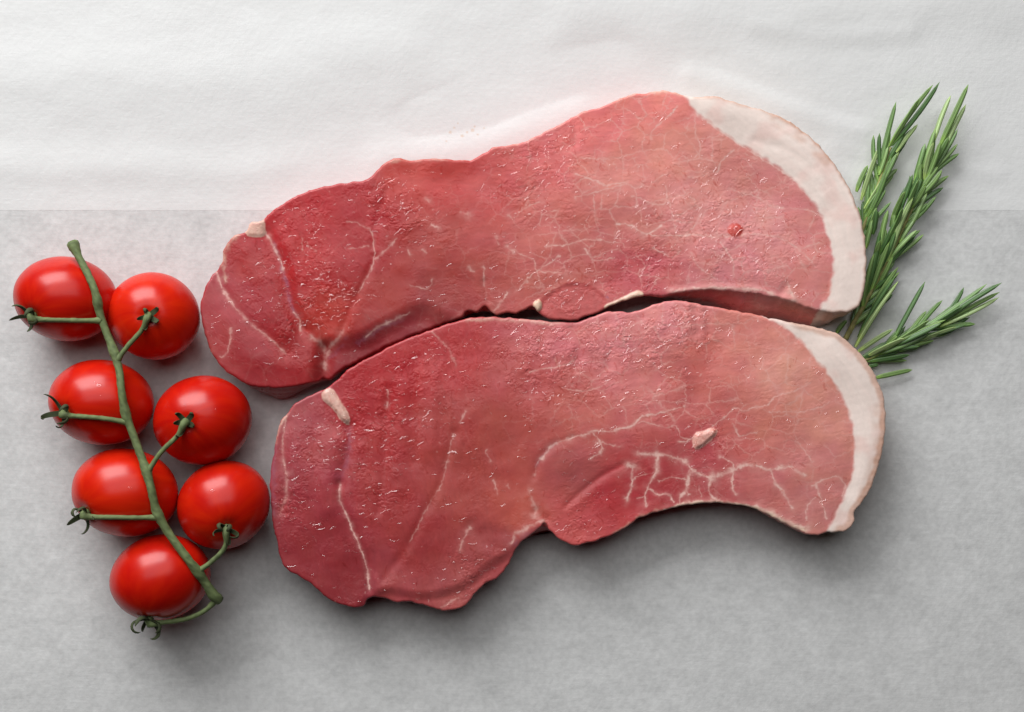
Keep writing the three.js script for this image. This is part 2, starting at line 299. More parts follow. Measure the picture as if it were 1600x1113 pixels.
    if (t <= 0) { h = top(x, y) + mi; live[k] = 1; }
    else {
      const bx = x + nx * t, by = y + ny * t, T = top(bx, by), L = T - rr, full = 1.5708 * rr + L;   // (bx, by): where the rim starts to turn
      live[k] = t <= full ? 1 : 2; const tt = Math.min(t, full), a = Math.min(tt / rr, 1.5708);
      let o = rr * Math.sin(a) + mi * Math.sin(a); h = T - rr * (1 - Math.cos(a)) + mi * Math.cos(a);
      const dn = tt - 1.5708 * rr;
      if (dn > 0) { const q = dn / L; h = (T - rr) * (1 - q); o += slope(bx, by) * q + 3.5 * Math.sin(q * Math.PI) + 2 * noise(x / 16, y / 16) * Math.sin(q * Math.PI); }
      ox = bx - nx * o; oy = by - ny * o;

    }
    pos[k * 3] = (ox - CX) * K1; pos[k * 3 + 1] = h * PX; pos[k * 3 + 2] = (oy - CY) * K1;
  }
  const tri = [], kind = [];
  const cls = (x, y, t) => {
    for (let n = 0; n < pieces.length; n++) if (!out_of(x, y, pieces[n].P) && inside(x, y, pieces[n].P)) return pieces[n].name;
    if (S.fatSide(x, y) > 0) return t > S.round - S.rind + 4 ? 'rind' : 'fat_cap';
    for (const [name, P] of S.muscles) if (inside(x, y, P)) return name;
    return 'lean_meat';
  };
  for (let j = 0; j + 1 < gh; j++) for (let i = 0; i + 1 < gw; i++) {
    const a = j * gw + i, b = a + 1, c = a + gw, d = c + 1;
    if (!live[a] || !live[b] || !live[c] || !live[d] || (live[a] === 2 && live[b] === 2 && live[c] === 2 && live[d] === 2)) continue;
    tri.push(a, c, b, b, c, d); kind.push(cls(x0 + (i + 0.5) * ST, y0 + (j + 0.5) * ST, deep[a]));
  }
  const whole = new THREE.BufferGeometry();
  whole.setAttribute('position', new THREE.BufferAttribute(pos, 3)); whole.setIndex(tri); whole.computeVertexNormals();
  const nor = whole.attributes.normal.array;
  const root = thing('pork_steak', S.label, 'meat', 'two raw pork steaks');
  const mat = (o) => new THREE.MeshPhysicalMaterial({ map, bumpMap, bumpScale: 0.000075, roughnessMap, roughness: 1, ior: 1.43, specularIntensity: 1, ...o });
  const mats = { lean_meat: mat({}) };
  const parts = {};
  for (const name of ['lean_meat', ...new Set(kind)]) {
    if (parts[name]) continue;
    const remap = new Map(), P = [], N = [], U = [], I = [];
    kind.forEach((n, c) => { if (n === name) for (let q = c * 6; q < c * 6 + 6; q++) { const v = tri[q]; let m = remap.get(v); if (m === undefined) { m = remap.size; remap.set(v, m); P.push(pos[v * 3], pos[v * 3 + 1], pos[v * 3 + 2]); N.push(nor[v * 3], nor[v * 3 + 1], nor[v * 3 + 2]); U.push(uv[v * 2], uv[v * 2 + 1]); } I.push(m); } });
    const g = new THREE.BufferGeometry();
    g.setAttribute('position', new THREE.Float32BufferAttribute(P, 3)); g.setAttribute('normal', new THREE.Float32BufferAttribute(N, 3)); g.setAttribute('uv', new THREE.Float32BufferAttribute(U, 2)); g.setIndex(I);
    parts[name] = mesh(name, g, mats.lean_meat, root);
  }
  {                                                       // beads and dashes of meat juice standing on the cut face
    const P = [], N = [], I = [];
    const hot = (x, y) => { let h = 0.04 + 0.8 * sstep(0.2, 0.55, noise(x / 46 + 77 + S.n, y / 40) + 0.4 * noise(x / 15, y / 15)); for (const [hx0, hy0, hr, hv] of S.wet) h += hv * Math.exp(-((x - hx0) ** 2 + (y - hy0) ** 2) / (hr * hr)); return h; };
    let made = 0;
    for (let tries = 0; made < S.beads && tries < 60000; tries++) {
      const x = S.box[0] + rnd() * (S.box[2] - S.box[0]), y = S.box[1] + rnd() * (S.box[3] - S.box[1]);
      if (dAt(x, y) < S.round + 2 || rnd() * 1.9 > hot(x, y) || (x > 1050 && S.fatSide(x, y) > -3)) continue;
      const right = S.grain[2](x, y) > 0.5, L = 1.6 + 7 * Math.pow(rnd(), 2.6), w = 0.9 + 2.2 * rnd() * rnd() * rnd(), g = S.grain[right ? 1 : 0] * (right ? 1 : 0.6) + (rnd() - 0.5) * 2.9, ca = Math.cos(g), sa = Math.sin(g), bend = (rnd() - 0.5) * 0.9 * L, lean = 0.3 + 0.42 * rnd(), n = 5, q0 = P.length / 3;
      for (const side of [-1, 1]) for (let i = 0; i <= n; i++) {      // two flanks that meet in a crest
        const u = i / n * 2 - 1, ww = w * Math.sqrt(1.02 - u * u) * (0.8 + 0.4 * rnd()), tilt = lean * (0.85 + 0.3 * rnd());
        for (const v of [0, 0.5, 1]) {
          const o = side * v * ww + bend * u * u, px = x + u * L * ca - o * sa, py = y + u * L * sa + o * ca, h = (1 - v) * ww * lean;
          P.push((px - CX) * K1, (top(px, py) - 0.1 + h) * PX, (py - CY) * K1);
          const nv = side * tilt * (v === 0 ? 0.75 : v === 1 ? 1.15 : 1), m = 1 / Math.hypot(nv, 1); N.push(-nv * sa * m, m, nv * ca * m);
        }
      }
      for (let sd = 0; sd < 2; sd++) for (let i = 0; i < n; i++) for (let v = 0; v < 2; v++) { const A = q0 + sd * (n + 1) * 3 + i * 3 + v, B = A + 1, C = A + 3, E = A + 4; sd ? I.push(A, B, C, C, B, E) : I.push(A, C, B, B, C, E); }
      made++;
    }
    const g = new THREE.BufferGeometry(); g.setAttribute('position', new THREE.Float32BufferAttribute(P, 3)); g.setAttribute('normal', new THREE.Float32BufferAttribute(N, 3)); g.setIndex(I);
    const m = mesh('moisture', g, new THREE.MeshPhysicalMaterial({ color: new THREE.Color(1, 0.93, 0.92), transmission: 1, thickness: 0, roughness: 0.12, ior: 1.5 }), root);
    m.userData = { kind: 'stuff', label: 'tiny glistening beads of meat juice' };
  }
  if (parts.rind && parts.fat_cap) parts.fat_cap.add(parts.rind);
  for (const [n, l] of Object.entries(S.partLabels)) if (parts[n]) parts[n].userData.label = l;
  return root;
}
// distance past a line of points into the fat (positive on the fat's side)
function sideOf(P) { const Q = spline(pairs(P), 5), poly = [...Q, [1500, Q[Q.length - 1][1] + 60], [1500, Q[0][1] - 60]]; return (x, y) => { if (x < 1000) return -99; const d = segDist(x, y, Q); return inside(x, y, poly) ? d : -d; }; }

const fat1 = [1046, 70, 1062, 138, 1072, 153, 1086, 172, 1112, 194, 1144, 216, 1172, 232, 1204, 252, 1232, 272, 1252, 294, 1270, 314, 1284, 337, 1293, 365, 1301, 395, 1303, 415, 1300, 440, 1297, 460, 1285, 477, 1280, 490, 1262, 580];
steak({
  label: 'raw pork steak beside the taller rosemary sprigs, with a small red nub in the lean',
  box: [310, 138, 1358, 640], n: 3.7, lift: 3, stain: (x, y) => 0.55 * sstep(16, 4, segDist(x, y, [[1212, 186], [1240, 203], [1268, 226], [1290, 250]])), beads: 2800, wet: [[500, 450, 45, 1.6], [470, 345, 50, 0.8], [600, 315, 45, 0.9], [640, 340, 40, 0.7], [860, 225, 60, 0.6], [830, 300, 60, 0.5], [1090, 340, 80, 0.8], [1180, 390, 70, 0.6], [1000, 420, 50, 0.8], [880, 465, 40, 0.8], [450, 525, 40, 0.7], [400, 430, 40, 0.5]], roundAt: (x, y) => lerp(3.6, 2.8, sstep(-30, 10, y - lerp(560, 455, sstep(500, 760, x))) * sstep(480, 540, x) * sstep(1020, 980, x)), round: 7, under: -19, rind: 7,
  outline: [313, 480, 318, 455, 330, 432, 345, 412, 350, 388, 364, 370, 386, 361, 392, 348, 408, 345, 425, 330, 448, 315, 470, 303, 500, 293, 530, 287, 558, 283, 578, 277, 590, 265, 605, 252, 622, 247, 645, 251, 670, 248, 700, 249, 735, 250, 755, 240, 770, 231, 795, 227, 818, 222, 840, 212, 868, 198, 895, 183, 910, 175, 935, 169, 962, 157, 985, 149, 1010, 145, 1040, 142, 1065, 148, 1080, 152, 1110, 150, 1135, 156, 1165, 165, 1195, 173, 1225, 185, 1255, 205, 1282, 230, 1308, 262, 1328, 295, 1343, 335, 1352, 375, 1354, 415, 1350, 455, 1342, 478, 1332, 486, 1310, 489, 1285, 487, 1262, 482, 1240, 474, 1215, 466, 1180, 460, 1140, 456, 1100, 454, 1060, 459, 1030, 463, 1005, 463, 990, 466, 968, 473, 950, 480, 935, 489, 920, 493, 900, 500, 880, 501, 858, 498, 843, 491, 836, 482, 831, 478, 822, 483, 805, 491, 790, 488, 775, 494, 768, 488, 757, 478, 752, 483, 745, 488, 735, 485, 728, 488, 722, 496, 700, 502, 670, 513, 640, 525, 600, 542, 565, 560, 535, 577, 512, 592, 503, 590, 495, 596, 470, 603, 440, 606, 410, 606, 385, 600, 368, 590, 352, 580, 338, 562, 327, 543, 318, 515],
  fatSide: sideOf(fat1),
  muscles: [['side_muscle', pairs([200, 700, 200, 300, 384, 240, 400, 345, 419, 370, 430, 394, 442, 418, 446, 441, 452, 473, 466, 497, 476, 520, 500, 545, 505, 570, 502, 700])]],
  pieces: [
    ['meat_flap', -1.5, 7, 842, 474, 862, 455, 894, 441, 934, 452, 949, 474, 940, 496, 900, 512, 870, 512, 838, 500],
    ['fat_tag', 2, 5, 944, 479, 966, 468, 985, 458, 998, 454, 1006, 460, 1000, 472, 975, 486, 948, 490],
    ['fat_tip', 2, 5, 382, 356, 390, 340, 410, 338, 414, 352, 415, 368, 400, 371, 386, 368],
    ['fat_nub', 3, 3, 833, 484, 834, 474, 842, 468, 847, 476, 845, 484, 838, 490],
    ['red_nub', 1.6, 6, 1137, 356, 1145, 350, 1157, 352, 1161, 358, 1156, 369, 1146, 371, 1138, 366],
  ],
  pieceColor: { meat_flap: [196, 92, 90], fat_tag: [230, 196, 172], fat_tip: [228, 184, 166], fat_nub: [232, 200, 172], red_nub: [202, 76, 66] },
  partLabels: { side_muscle: 'rounded darker muscle at the narrow end, set off by a pale seam', meat_flap: 'loose flap of red lean at the cut edge', red_nub: 'small red nub standing in the lean', fat_tag: 'pale strand of fat at the cut edge', fat_cap: 'thick white fat cap along the wide end' },
  tones: [[345, 440, 176, 66, 72], [385, 420, 182, 64, 64], [380, 470, 178, 62, 70], [400, 560, 164, 50, 56], [340, 540, 176, 66, 66], [450, 545, 168, 44, 46], [430, 350, 192, 48, 54], [490, 320, 196, 56, 60], [470, 400, 190, 50, 52], [560, 400, 176, 48, 52], [520, 500, 196, 66, 56], [560, 330, 186, 58, 62], [610, 460, 178, 66, 60], [650, 265, 202, 76, 68], [700, 290, 194, 66, 62], [690, 380, 184, 80, 74], [760, 300, 200, 84, 82], [850, 250, 208, 100, 98], [850, 330, 198, 102, 94], [930, 200, 212, 102, 98], [950, 270, 204, 116, 106], [1030, 170, 214, 110, 102], [1040, 230, 204, 116, 104], [1100, 250, 200, 116, 106], [1180, 280, 188, 104, 98], [1240, 330, 196, 108, 104], [1200, 340, 210, 128, 124], [1080, 330, 206, 122, 116], [1270, 440, 206, 118, 112], [1150, 420, 204, 116, 116], [1000, 420, 182, 74, 78], [1000, 350, 194, 106, 100], [850, 430, 186, 92, 84], [780, 440, 182, 84, 78], [700, 450, 170, 70, 66], [640, 520, 150, 56, 62], [560, 550, 142, 46, 54], [680, 490, 164, 72, 72], [900, 390, 184, 92, 86]],
  grain: [0.8, -0.12, (x, y) => sstep(480, 760, x + 60 * noise(x / 80, y / 80))],
  marble: (x, y) => lerp(0.12, 1, sstep(640, 1000, x)),
  veins: [
    [3.2, 0.85, 415, 362, 424, 380, 432, 398, 443, 420], [2.8, 0.7, 460, 488, 466, 497, 469, 508, 470, 518],
    [3.4, 0.62, 336, 420, 342, 440, 351, 457, 367, 481], [3, 0.45, 367, 481, 391, 505, 415, 524, 446, 552], [2.5, 0.5, 362, 512, 360, 535, 353, 555, 345, 558], [3, 0.6, 314, 515, 318, 535, 330, 550],
    [5, 0.55, 486, 526, 505, 540, 506, 568], [5, 0.5, 535, 518, 513, 548, 506, 575], [2.6, 0.75, 572, 526, 590, 512, 608, 504, 640, 489],
    [1.6, 0.55, 540, 345, 560, 349, 581, 364, 584, 382, 584, 402, 578, 423, 561, 457], [2.6, 0.5, 585, 404, 603, 393, 619, 373], [1.4, 0.5, 545, 388, 560, 387, 576, 385], [1.4, 0.5, 472, 372, 474, 392], [1.4, 0.4, 480, 380, 494, 394],
    [3.5, 0.55, 666, 311, 671, 315], [4.5, 0.55, 719, 331, 729, 334], [3.6, 0.6, 676, 352, 688, 358], [3, 0.6, 794, 336, 802, 341], [3.4, 0.55, 776, 371, 779, 382], [2.6, 0.5, 793, 385, 802, 393], [4, 0.45, 732, 418, 740, 424], [2, 0.7, 755, 418, 757, 445], [2.2, 0.5, 660, 390, 666, 397], [2.2, 0.5, 638, 391, 641, 399], [2, 0.5, 640, 445, 668, 450, 676, 438],
    [1.8, 0.6, 1059, 168, 1040, 186, 1018, 206, 1016, 217], [1.6, 0.5, 905, 247, 925, 250, 951, 251], [1.8, 0.6, 898, 274, 925, 282, 948, 289, 980, 285], [1.7, 0.55, 898, 309, 926, 303, 950, 296, 980, 288], [1.5, 0.5, 926, 303, 930, 328], [1.6, 0.5, 811, 332, 830, 322, 847, 314], [1.6, 0.5, 844, 353, 847, 335, 872, 330],
    [2.4, 0.75, 962, 350, 987, 353, 1009, 366, 1034, 353], [2.2, 0.75, 1009, 366, 1036, 369, 1070, 368, 1097, 368], [1.8, 0.55, 1097, 368, 1130, 371, 1158, 368, 1201, 368, 1230, 378, 1248, 391, 1273, 415], [1.6, 0.5, 1248, 391, 1266, 384, 1286, 379],
    [1.8, 0.6, 854, 386, 887, 384, 912, 375, 969, 380], [1.8, 0.5, 797, 386, 815, 398, 833, 407, 840, 424, 876, 425], [2, 0.55, 876, 400, 858, 412, 840, 424, 822, 440, 808, 454], [1.5, 0.5, 840, 424, 843, 445], [1.7, 0.55, 912, 389, 930, 407, 959, 404], [1.6, 0.5, 987, 307, 1016, 318, 1038, 321, 1041, 292],
    [3, 0.7, 772, 488, 780, 474, 793, 458], [1.6, 0.55, 1122, 267, 1126, 255, 1133, 246, 1147, 235], [1.5, 0.5, 1122, 267, 1100, 274, 1075, 278], [1.4, 0.45, 1075, 253, 1093, 235, 1086, 206], [1.6, 0.5, 1172, 303, 1200, 318, 1216, 325, 1259, 328, 1284, 339], [1.6, 0.5, 1097, 328, 1088, 350, 1072, 364], [1.8, 0.55, 1126, 379, 1136, 395, 1144, 407, 1147, 433], [1.7, 0.5, 1144, 407, 1160, 402, 1178, 404, 1198, 426], [1.5, 0.45, 1080, 396, 1086, 410, 1110, 432, 1130, 442], [1.4, 0.45, 1012, 300, 1020, 284, 1044, 272], [1.4, 0.5, 1022, 388, 1050, 402, 1064, 392],
    [2.4, 0.7, 1086, 176, 1112, 197, 1144, 218, 1194, 250, 1237, 279, 1259, 303],
    [3.6, 0.85, 1050, 456, 1085, 451, 1126, 450, 1160, 452, 1190, 455, 1205, 459, 1216, 467, 1239, 469, 1236, 455, 1230, 443], [1.4, 0.5, 842, 482, 860, 481, 878, 482],
  ],
  sheaths: [[4, 0.6, 426, 378, 440, 418, 447, 441, 450, 462, 455, 478, 464, 494], [2.2, 0.6, 894, 443, 915, 452, 934, 461, 951, 465], [5, 0.5, 560, 536, 590, 516, 625, 500], [4, 0.35, 515, 560, 530, 545, 540, 530]],
  rims: [[5, 0.5, 352, 440, 350, 400, 356, 380, 372, 366], [4, 0.75, 932, 167, 960, 156, 985, 147, 1015, 142, 1045, 141, 1066, 148], [3, 0.35, 770, 229, 820, 220, 880, 190, 920, 171], [4, 0.3, 600, 254, 650, 249, 735, 248]],
  relief: [
    [9, -14, 418, 366, 430, 394, 443, 420, 449, 455, 456, 480, 470, 512], [8, -7, 338, 425, 351, 457, 367, 481, 391, 505, 415, 524, 446, 552], [9, -22, 505, 545, 506, 570, 503, 600], [14, -10, 480, 522, 495, 534, 505, 548],
    [10, 7, 452, 385, 462, 430, 470, 470, 486, 505], [14, 9, 385, 395, 410, 440, 430, 490, 450, 520], [16, 8, 345, 480, 370, 530, 410, 565, 460, 570],
    [5, -5, 584, 402, 578, 423, 561, 457, 545, 490, 534, 518], [5, -4, 596, 262, 604, 300, 590, 340, 584, 385], [26, 8, 500, 450, 530, 430], [18, 6, 600, 320, 640, 340], [18, -7, 640, 275, 690, 285, 740, 272],
    [5, -6, 893, 178, 899, 200, 899, 225], [8, -4, 840, 240, 842, 290], [40, 7, 1060, 330, 1110, 400, 1180, 400], [34, 6, 900, 270, 980, 300, 1060, 320], [18, -7, 960, 440, 1000, 410, 1050, 425],
    [4, 5, 1050, 456, 1126, 450, 1190, 455, 1216, 467, 1239, 469], [5, -5, 1222, 456, 1228, 448], [7, -1.5, 838, 470, 858, 452, 894, 437, 930, 447], [4, -5, 762, 470, 757, 440], [12, -5, 1284, 345, 1302, 410, 1296, 460], [14, 6, 1110, 165, 1180, 190, 1250, 240, 1290, 300], [10, -4, 1086, 176, 1144, 218, 1194, 250, 1237, 279], [6, -3, 1180, 220, 1230, 235, 1270, 265],
  ],
  terraces: [['step', -9, 18, 508, 548, 535, 534, 560, 532, 580, 524, 610, 506, 640, 492, 665, 486, 690, 500, 720, 520, 640, 600, 500, 660]],
  slopes: [[620, 535, 110, 36], [1180, 470, 75, 60], [1280, 492, 50, 34], [1080, 458, 50, 20], [430, 612, 50, 34]],
});
const fat2 = [1150, 380, 1182, 480, 1198, 494, 1226, 511, 1250, 530, 1275, 560, 1300, 592, 1318, 622, 1331, 652, 1336, 690, 1335, 730, 1325, 765, 1312, 795, 1299, 818, 1292, 832, 1280, 900];
steak({
  label: 'raw pork steak with branching white marbling, its side muscle beside the tomatoes',
  box: [418, 470, 1388, 958], n: 11.3, lift: 0, stain: (x, y) => 0.35 * sstep(14, 3, segDist(x, y, [[1372, 640], [1374, 690], [1362, 740], [1346, 780]])), beads: 2800, wet: [[490, 700, 40, 0.8], [455, 790, 40, 1], [590, 660, 70, 0.9], [660, 560, 60, 0.6], [900, 540, 80, 0.9], [1030, 530, 70, 0.9], [1080, 490, 40, 0.6], [740, 900, 40, 0.8], [910, 825, 40, 0.8], [600, 780, 40, 0.6], [1110, 690, 40, 0.5], [820, 560, 60, 0.6]], roundAt: (x, y) => lerp(3.6, 2.6, sstep(740, 800, y)), round: 6, under: -20, rind: 13,
  outline: [511, 606, 488, 616, 465, 628, 448, 645, 436, 665, 430, 690, 425, 720, 422, 755, 423, 790, 427, 825, 434, 850, 440, 880, 452, 893, 470, 903, 485, 912, 500, 925, 515, 938, 535, 946, 555, 950, 568, 948, 573, 938, 585, 933, 600, 936, 620, 942, 640, 942, 660, 945, 680, 953, 700, 955, 718, 952, 732, 942, 745, 925, 760, 912, 775, 905, 790, 890, 800, 872, 808, 855, 820, 843, 840, 828, 851, 817, 858, 828, 868, 838, 882, 847, 895, 853, 910, 851, 940, 842, 965, 832, 985, 820, 1000, 810, 1030, 800, 1060, 792, 1090, 787, 1120, 786, 1150, 789, 1180, 795, 1200, 805, 1225, 818, 1245, 828, 1262, 836, 1280, 837, 1291, 833, 1305, 832, 1325, 828, 1335, 815, 1336, 800, 1347, 786, 1360, 765, 1373, 730, 1382, 690, 1385, 650, 1380, 615, 1368, 585, 1350, 558, 1330, 538, 1308, 521, 1285, 514, 1255, 507, 1210, 498, 1160, 487, 1110, 478, 1070, 471, 1045, 470, 1022, 476, 1003, 483, 985, 488, 962, 486, 948, 487, 930, 494, 905, 502, 870, 503, 845, 500, 820, 498, 790, 496, 760, 495, 735, 497, 715, 501, 690, 509, 660, 520, 630, 532, 600, 546, 570, 562, 545, 577, 525, 594],
  fatSide: sideOf(fat2),
  muscles: [['side_muscle', pairs([350, 1000, 350, 560, 511, 590, 517, 609, 530, 626, 543, 647, 545, 690, 540, 720, 530, 756, 532, 783, 547, 820, 558, 847, 570, 877, 577, 922, 574, 1000])]],
  pieces: [
    ['fat_piece', 4, 5, 503, 613, 516, 607, 530, 624, 543, 645, 545, 664, 533, 656, 518, 637, 503, 624],
    ['fat_nub', 4, 6, 1083, 684, 1088, 676, 1100, 674, 1110, 669, 1121, 672, 1119, 680, 1106, 692, 1096, 700, 1086, 702],
  ],
  pieceColor: { fat_piece: [226, 182, 166], fat_nub: [230, 172, 158] },
  partLabels: { side_muscle: 'rounded purplish muscle at the narrow end, behind a thin white seam', fat_nub: 'raised pale nub of fat in the middle of the lean', fat_piece: 'pale piece of fat at the top of the seam', fat_cap: 'white fat cap curving round the wide end' },
  tones: [[470, 650, 178, 80, 86], [490, 700, 184, 80, 82], [440, 740, 168, 70, 90], [470, 780, 172, 64, 78], [500, 850, 160, 56, 74], [540, 900, 150, 50, 64], [560, 640, 186, 58, 62], [620, 590, 190, 54, 58], [600, 680, 184, 66, 66], [600, 780, 176, 66, 66], [650, 860, 168, 62, 62], [620, 910, 178, 80, 82], [720, 920, 182, 92, 90], [780, 860, 170, 78, 78], [700, 560, 192, 68, 70], [700, 660, 180, 76, 72], [720, 760, 176, 76, 70], [780, 680, 176, 78, 70], [820, 590, 186, 84, 82], [810, 800, 186, 84, 72], [860, 520, 206, 110, 112], [900, 740, 166, 78, 76], [900, 640, 184, 88, 80], [960, 540, 206, 114, 114], [1000, 600, 198, 104, 100], [1060, 500, 208, 118, 116], [1100, 560, 196, 98, 90], [1150, 520, 206, 116, 106], [1090, 620, 184, 86, 80], [1230, 590, 206, 128, 114], [1300, 660, 202, 122, 110], [1200, 660, 196, 108, 96], [1270, 720, 196, 112, 106], [1150, 690, 188, 88, 84], [1100, 710, 168, 62, 66], [950, 780, 172, 50, 54], [920, 815, 186, 76, 76], [890, 830, 192, 82, 80], [1000, 760, 170, 52, 56], [1050, 760, 162, 56, 58], [1130, 765, 172, 74, 74], [1200, 770, 186, 96, 92], [1270, 800, 188, 108, 102]],
  grain: [1.35, -0.2, (x, y) => sstep(660, 960, x + 60 * noise(x / 80, y / 80))],
  marble: (x, y) => lerp(0.1, 0.8, sstep(760, 1000, x)) * lerp(1, 0.25, sstep(680, 720, y) * sstep(1090, 1000, x)) * lerp(1, 0.5, sstep(690, 730, y)),
  veins: [
    [3.8, 0.9, 998, 707, 1024, 711, 1044, 712, 1067, 721, 1078, 730], [4.4, 1.0, 1060, 716, 1071, 723, 1084, 735, 1111, 746, 1128, 741, 1144, 737, 1165, 727, 1181, 728], [4, 1.0, 1181, 728, 1204, 734, 1230, 730, 1249, 737, 1259, 741], [3.4, 0.95, 1204, 734, 1211, 753, 1224, 770, 1238, 793], [2.8, 0.8, 1080, 737, 1073, 759, 1076, 773], [2.7, 0.75, 1111, 746, 1108, 760, 1112, 776, 1120, 782], [2.6, 0.7, 1144, 738, 1145, 760, 1149, 773], [1.9, 0.7, 1146, 734, 1143, 722, 1125, 714], [2, 0.7, 1060, 689, 1071, 691, 1084, 683],
    [1.6, 0.55, 1114, 665, 1132, 652, 1149, 638, 1162, 642, 1181, 637, 1199, 633, 1211, 621, 1246, 610, 1268, 600], [1.6, 0.5, 1202, 644, 1233, 644, 1268, 641, 1295, 629], [1.7, 0.6, 1146, 662, 1152, 672, 1156, 680, 1181, 675], [1.7, 0.5, 1249, 692, 1260, 708, 1270, 722], [2.2, 0.6, 1270, 760, 1286, 751, 1308, 745, 1321, 760, 1316, 776], [2.1, 0.7, 1276, 760, 1284, 786, 1292, 811], [1.9, 0.6, 1276, 776, 1261, 792, 1261, 813], [2.4, 0.6, 1243, 689, 1250, 693],
    [4, 0.9, 1040, 797, 1060, 790, 1100, 785, 1149, 789, 1184, 792, 1211, 806, 1243, 821, 1262, 824],
    [1.6, 0.55, 835, 741, 838, 728, 845, 717], [3, 0.8, 845, 717, 866, 695, 895, 684, 924, 675], [2.2, 0.75, 924, 675, 961, 672, 987, 666, 1001, 653, 1033, 645, 1068, 636], [1.5, 0.5, 987, 666, 1010, 660, 1037, 668, 1058, 666, 1063, 684, 1078, 687], [2, 0.65, 924, 675, 932, 684, 941, 701, 924, 718], [1.6, 0.5, 932, 692, 950, 694, 967, 698],
    [4, 0.85, 980, 729, 992, 730], [3.2, 0.75, 990, 730, 987, 747, 988, 758, 978, 781], [3.8, 0.8, 1027, 712, 1027, 733, 1014, 761], [2.8, 0.75, 1014, 761, 1007, 777, 1010, 790], [2, 0.7, 1014, 764, 1030, 774, 1045, 773, 1052, 784], [3.2, 0.75, 1078, 730, 1076, 753, 1073, 767, 1063, 776, 1062, 788], [1.4, 0.55, 1030, 752, 1050, 746, 1074, 750], [1.4, 0.5, 988, 750, 1004, 742, 1024, 738], [1.4, 0.5, 994, 780, 1007, 776], [1.4, 0.5, 1090, 760, 1096, 776],
    [2.2, 0.7, 829, 582, 850, 577, 875, 573, 895, 564], [1.6, 0.5, 866, 558, 875, 573], [6, 0.4, 826, 770, 836, 790, 837, 806], [1.3, 0.4, 880, 606, 918, 610, 950, 598],
    [2.2, 0.9, 530, 756, 532, 783, 547, 820, 558, 847, 570, 877, 577, 922], [3, 0.55, 447, 650, 441, 703, 449, 741], [4, 0.45, 449, 735, 447, 771, 438, 801], [1.8, 0.6, 607, 609, 606, 622, 603, 638], [1.6, 0.55, 709, 677, 703, 700, 698, 722], [1.3, 0.4, 698, 722, 687, 760, 664, 801, 641, 847], [2, 0.45, 728, 643, 718, 660], [3, 0.6, 718, 858, 724, 842, 736, 824], [2, 0.35, 690, 950, 716, 935], [4, 0.6, 799, 850, 808, 834, 830, 822, 849, 813], [2, 0.4, 676, 520, 700, 545, 712, 570], [2, 0.5, 795, 757, 797, 762], [1.6, 0.5, 770, 750, 778, 772], [1.8, 0.45, 760, 704, 766, 720],
  ],
  sheaths: [[6, 0.4, 545, 672, 546, 695, 542, 718, 533, 745], [6, 0.4, 430, 700, 426, 750, 428, 800], [2.5, 0.45, 838, 728, 848, 712, 870, 692], [8, 0.35, 806, 850, 820, 838, 842, 824]],
  rims: [[4.5, 0.95, 1040, 799, 1060, 792, 1100, 786, 1149, 789, 1184, 795, 1211, 808, 1243, 824, 1258, 828], [4, 0.5, 448, 648, 436, 668, 430, 690], [4, 0.4, 730, 500, 800, 500, 870, 506], [3, 0.4, 960, 834, 1000, 810, 1050, 794]],
  relief: [
    [8, -10, 545, 668, 546, 695, 540, 722, 531, 756], [5, -8, 531, 756, 533, 783, 548, 820, 560, 847, 572, 877, 578, 924], [14, 9, 520, 690, 512, 740, 514, 790], [16, 7, 460, 690, 452, 760], [6, -5, 448, 660, 441, 703, 449, 741, 440, 800],
    [6, -6, 608, 610, 604, 660, 600, 740, 590, 800], [7, -5, 652, 560, 650, 640, 650, 720], [6, -5, 710, 677, 698, 722, 687, 760, 664, 801, 641, 847, 600, 905], [8, 4, 628, 600, 626, 680, 622, 760], [8, 4, 680, 580, 676, 700],
    [4, -5, 884, 792, 892, 784, 918, 761, 941, 744, 972, 727], [9, 3, 905, 786, 930, 766, 950, 753], [5, -4, 835, 745, 845, 717, 866, 695, 895, 684], [16, 5, 880, 730, 920, 715], [6, -9, 838, 800, 852, 812], [16, -8, 1120, 545, 1095, 600, 1085, 630], [5, -5, 1086, 480, 1090, 520], [5, -5, 1105, 484, 1108, 520], [30, 8, 850, 540, 950, 535, 1040, 520],
    [7, -6, 893, 515, 905, 545, 900, 575], [6, -5, 943, 505, 955, 540, 950, 575], [6, -5, 1000, 500, 1010, 545], [6, -4, 850, 520, 845, 560], [3.5, 3, 1040, 797, 1100, 785, 1149, 789, 1184, 792, 1243, 821], [12, 5, 1300, 540, 1350, 620, 1360, 700, 1340, 780], [9, -4, 1250, 532, 1300, 594, 1332, 655, 1336, 700, 1325, 765], [9, -6, 808, 850, 790, 838, 760, 832], [8, -5, 736, 824, 760, 850, 800, 860],
  ],
  terraces: [['step', -5, 10, 560, 956, 600, 925, 660, 932, 720, 918, 760, 888, 800, 862, 850, 830, 860, 900, 720, 1010, 560, 1000]],
  slopes: [[1215, 815, 50, 14], [830, 838, 35, 14], [1270, 838, 30, 8], [500, 930, 40, 12], [1350, 780, 50, 12]],
});

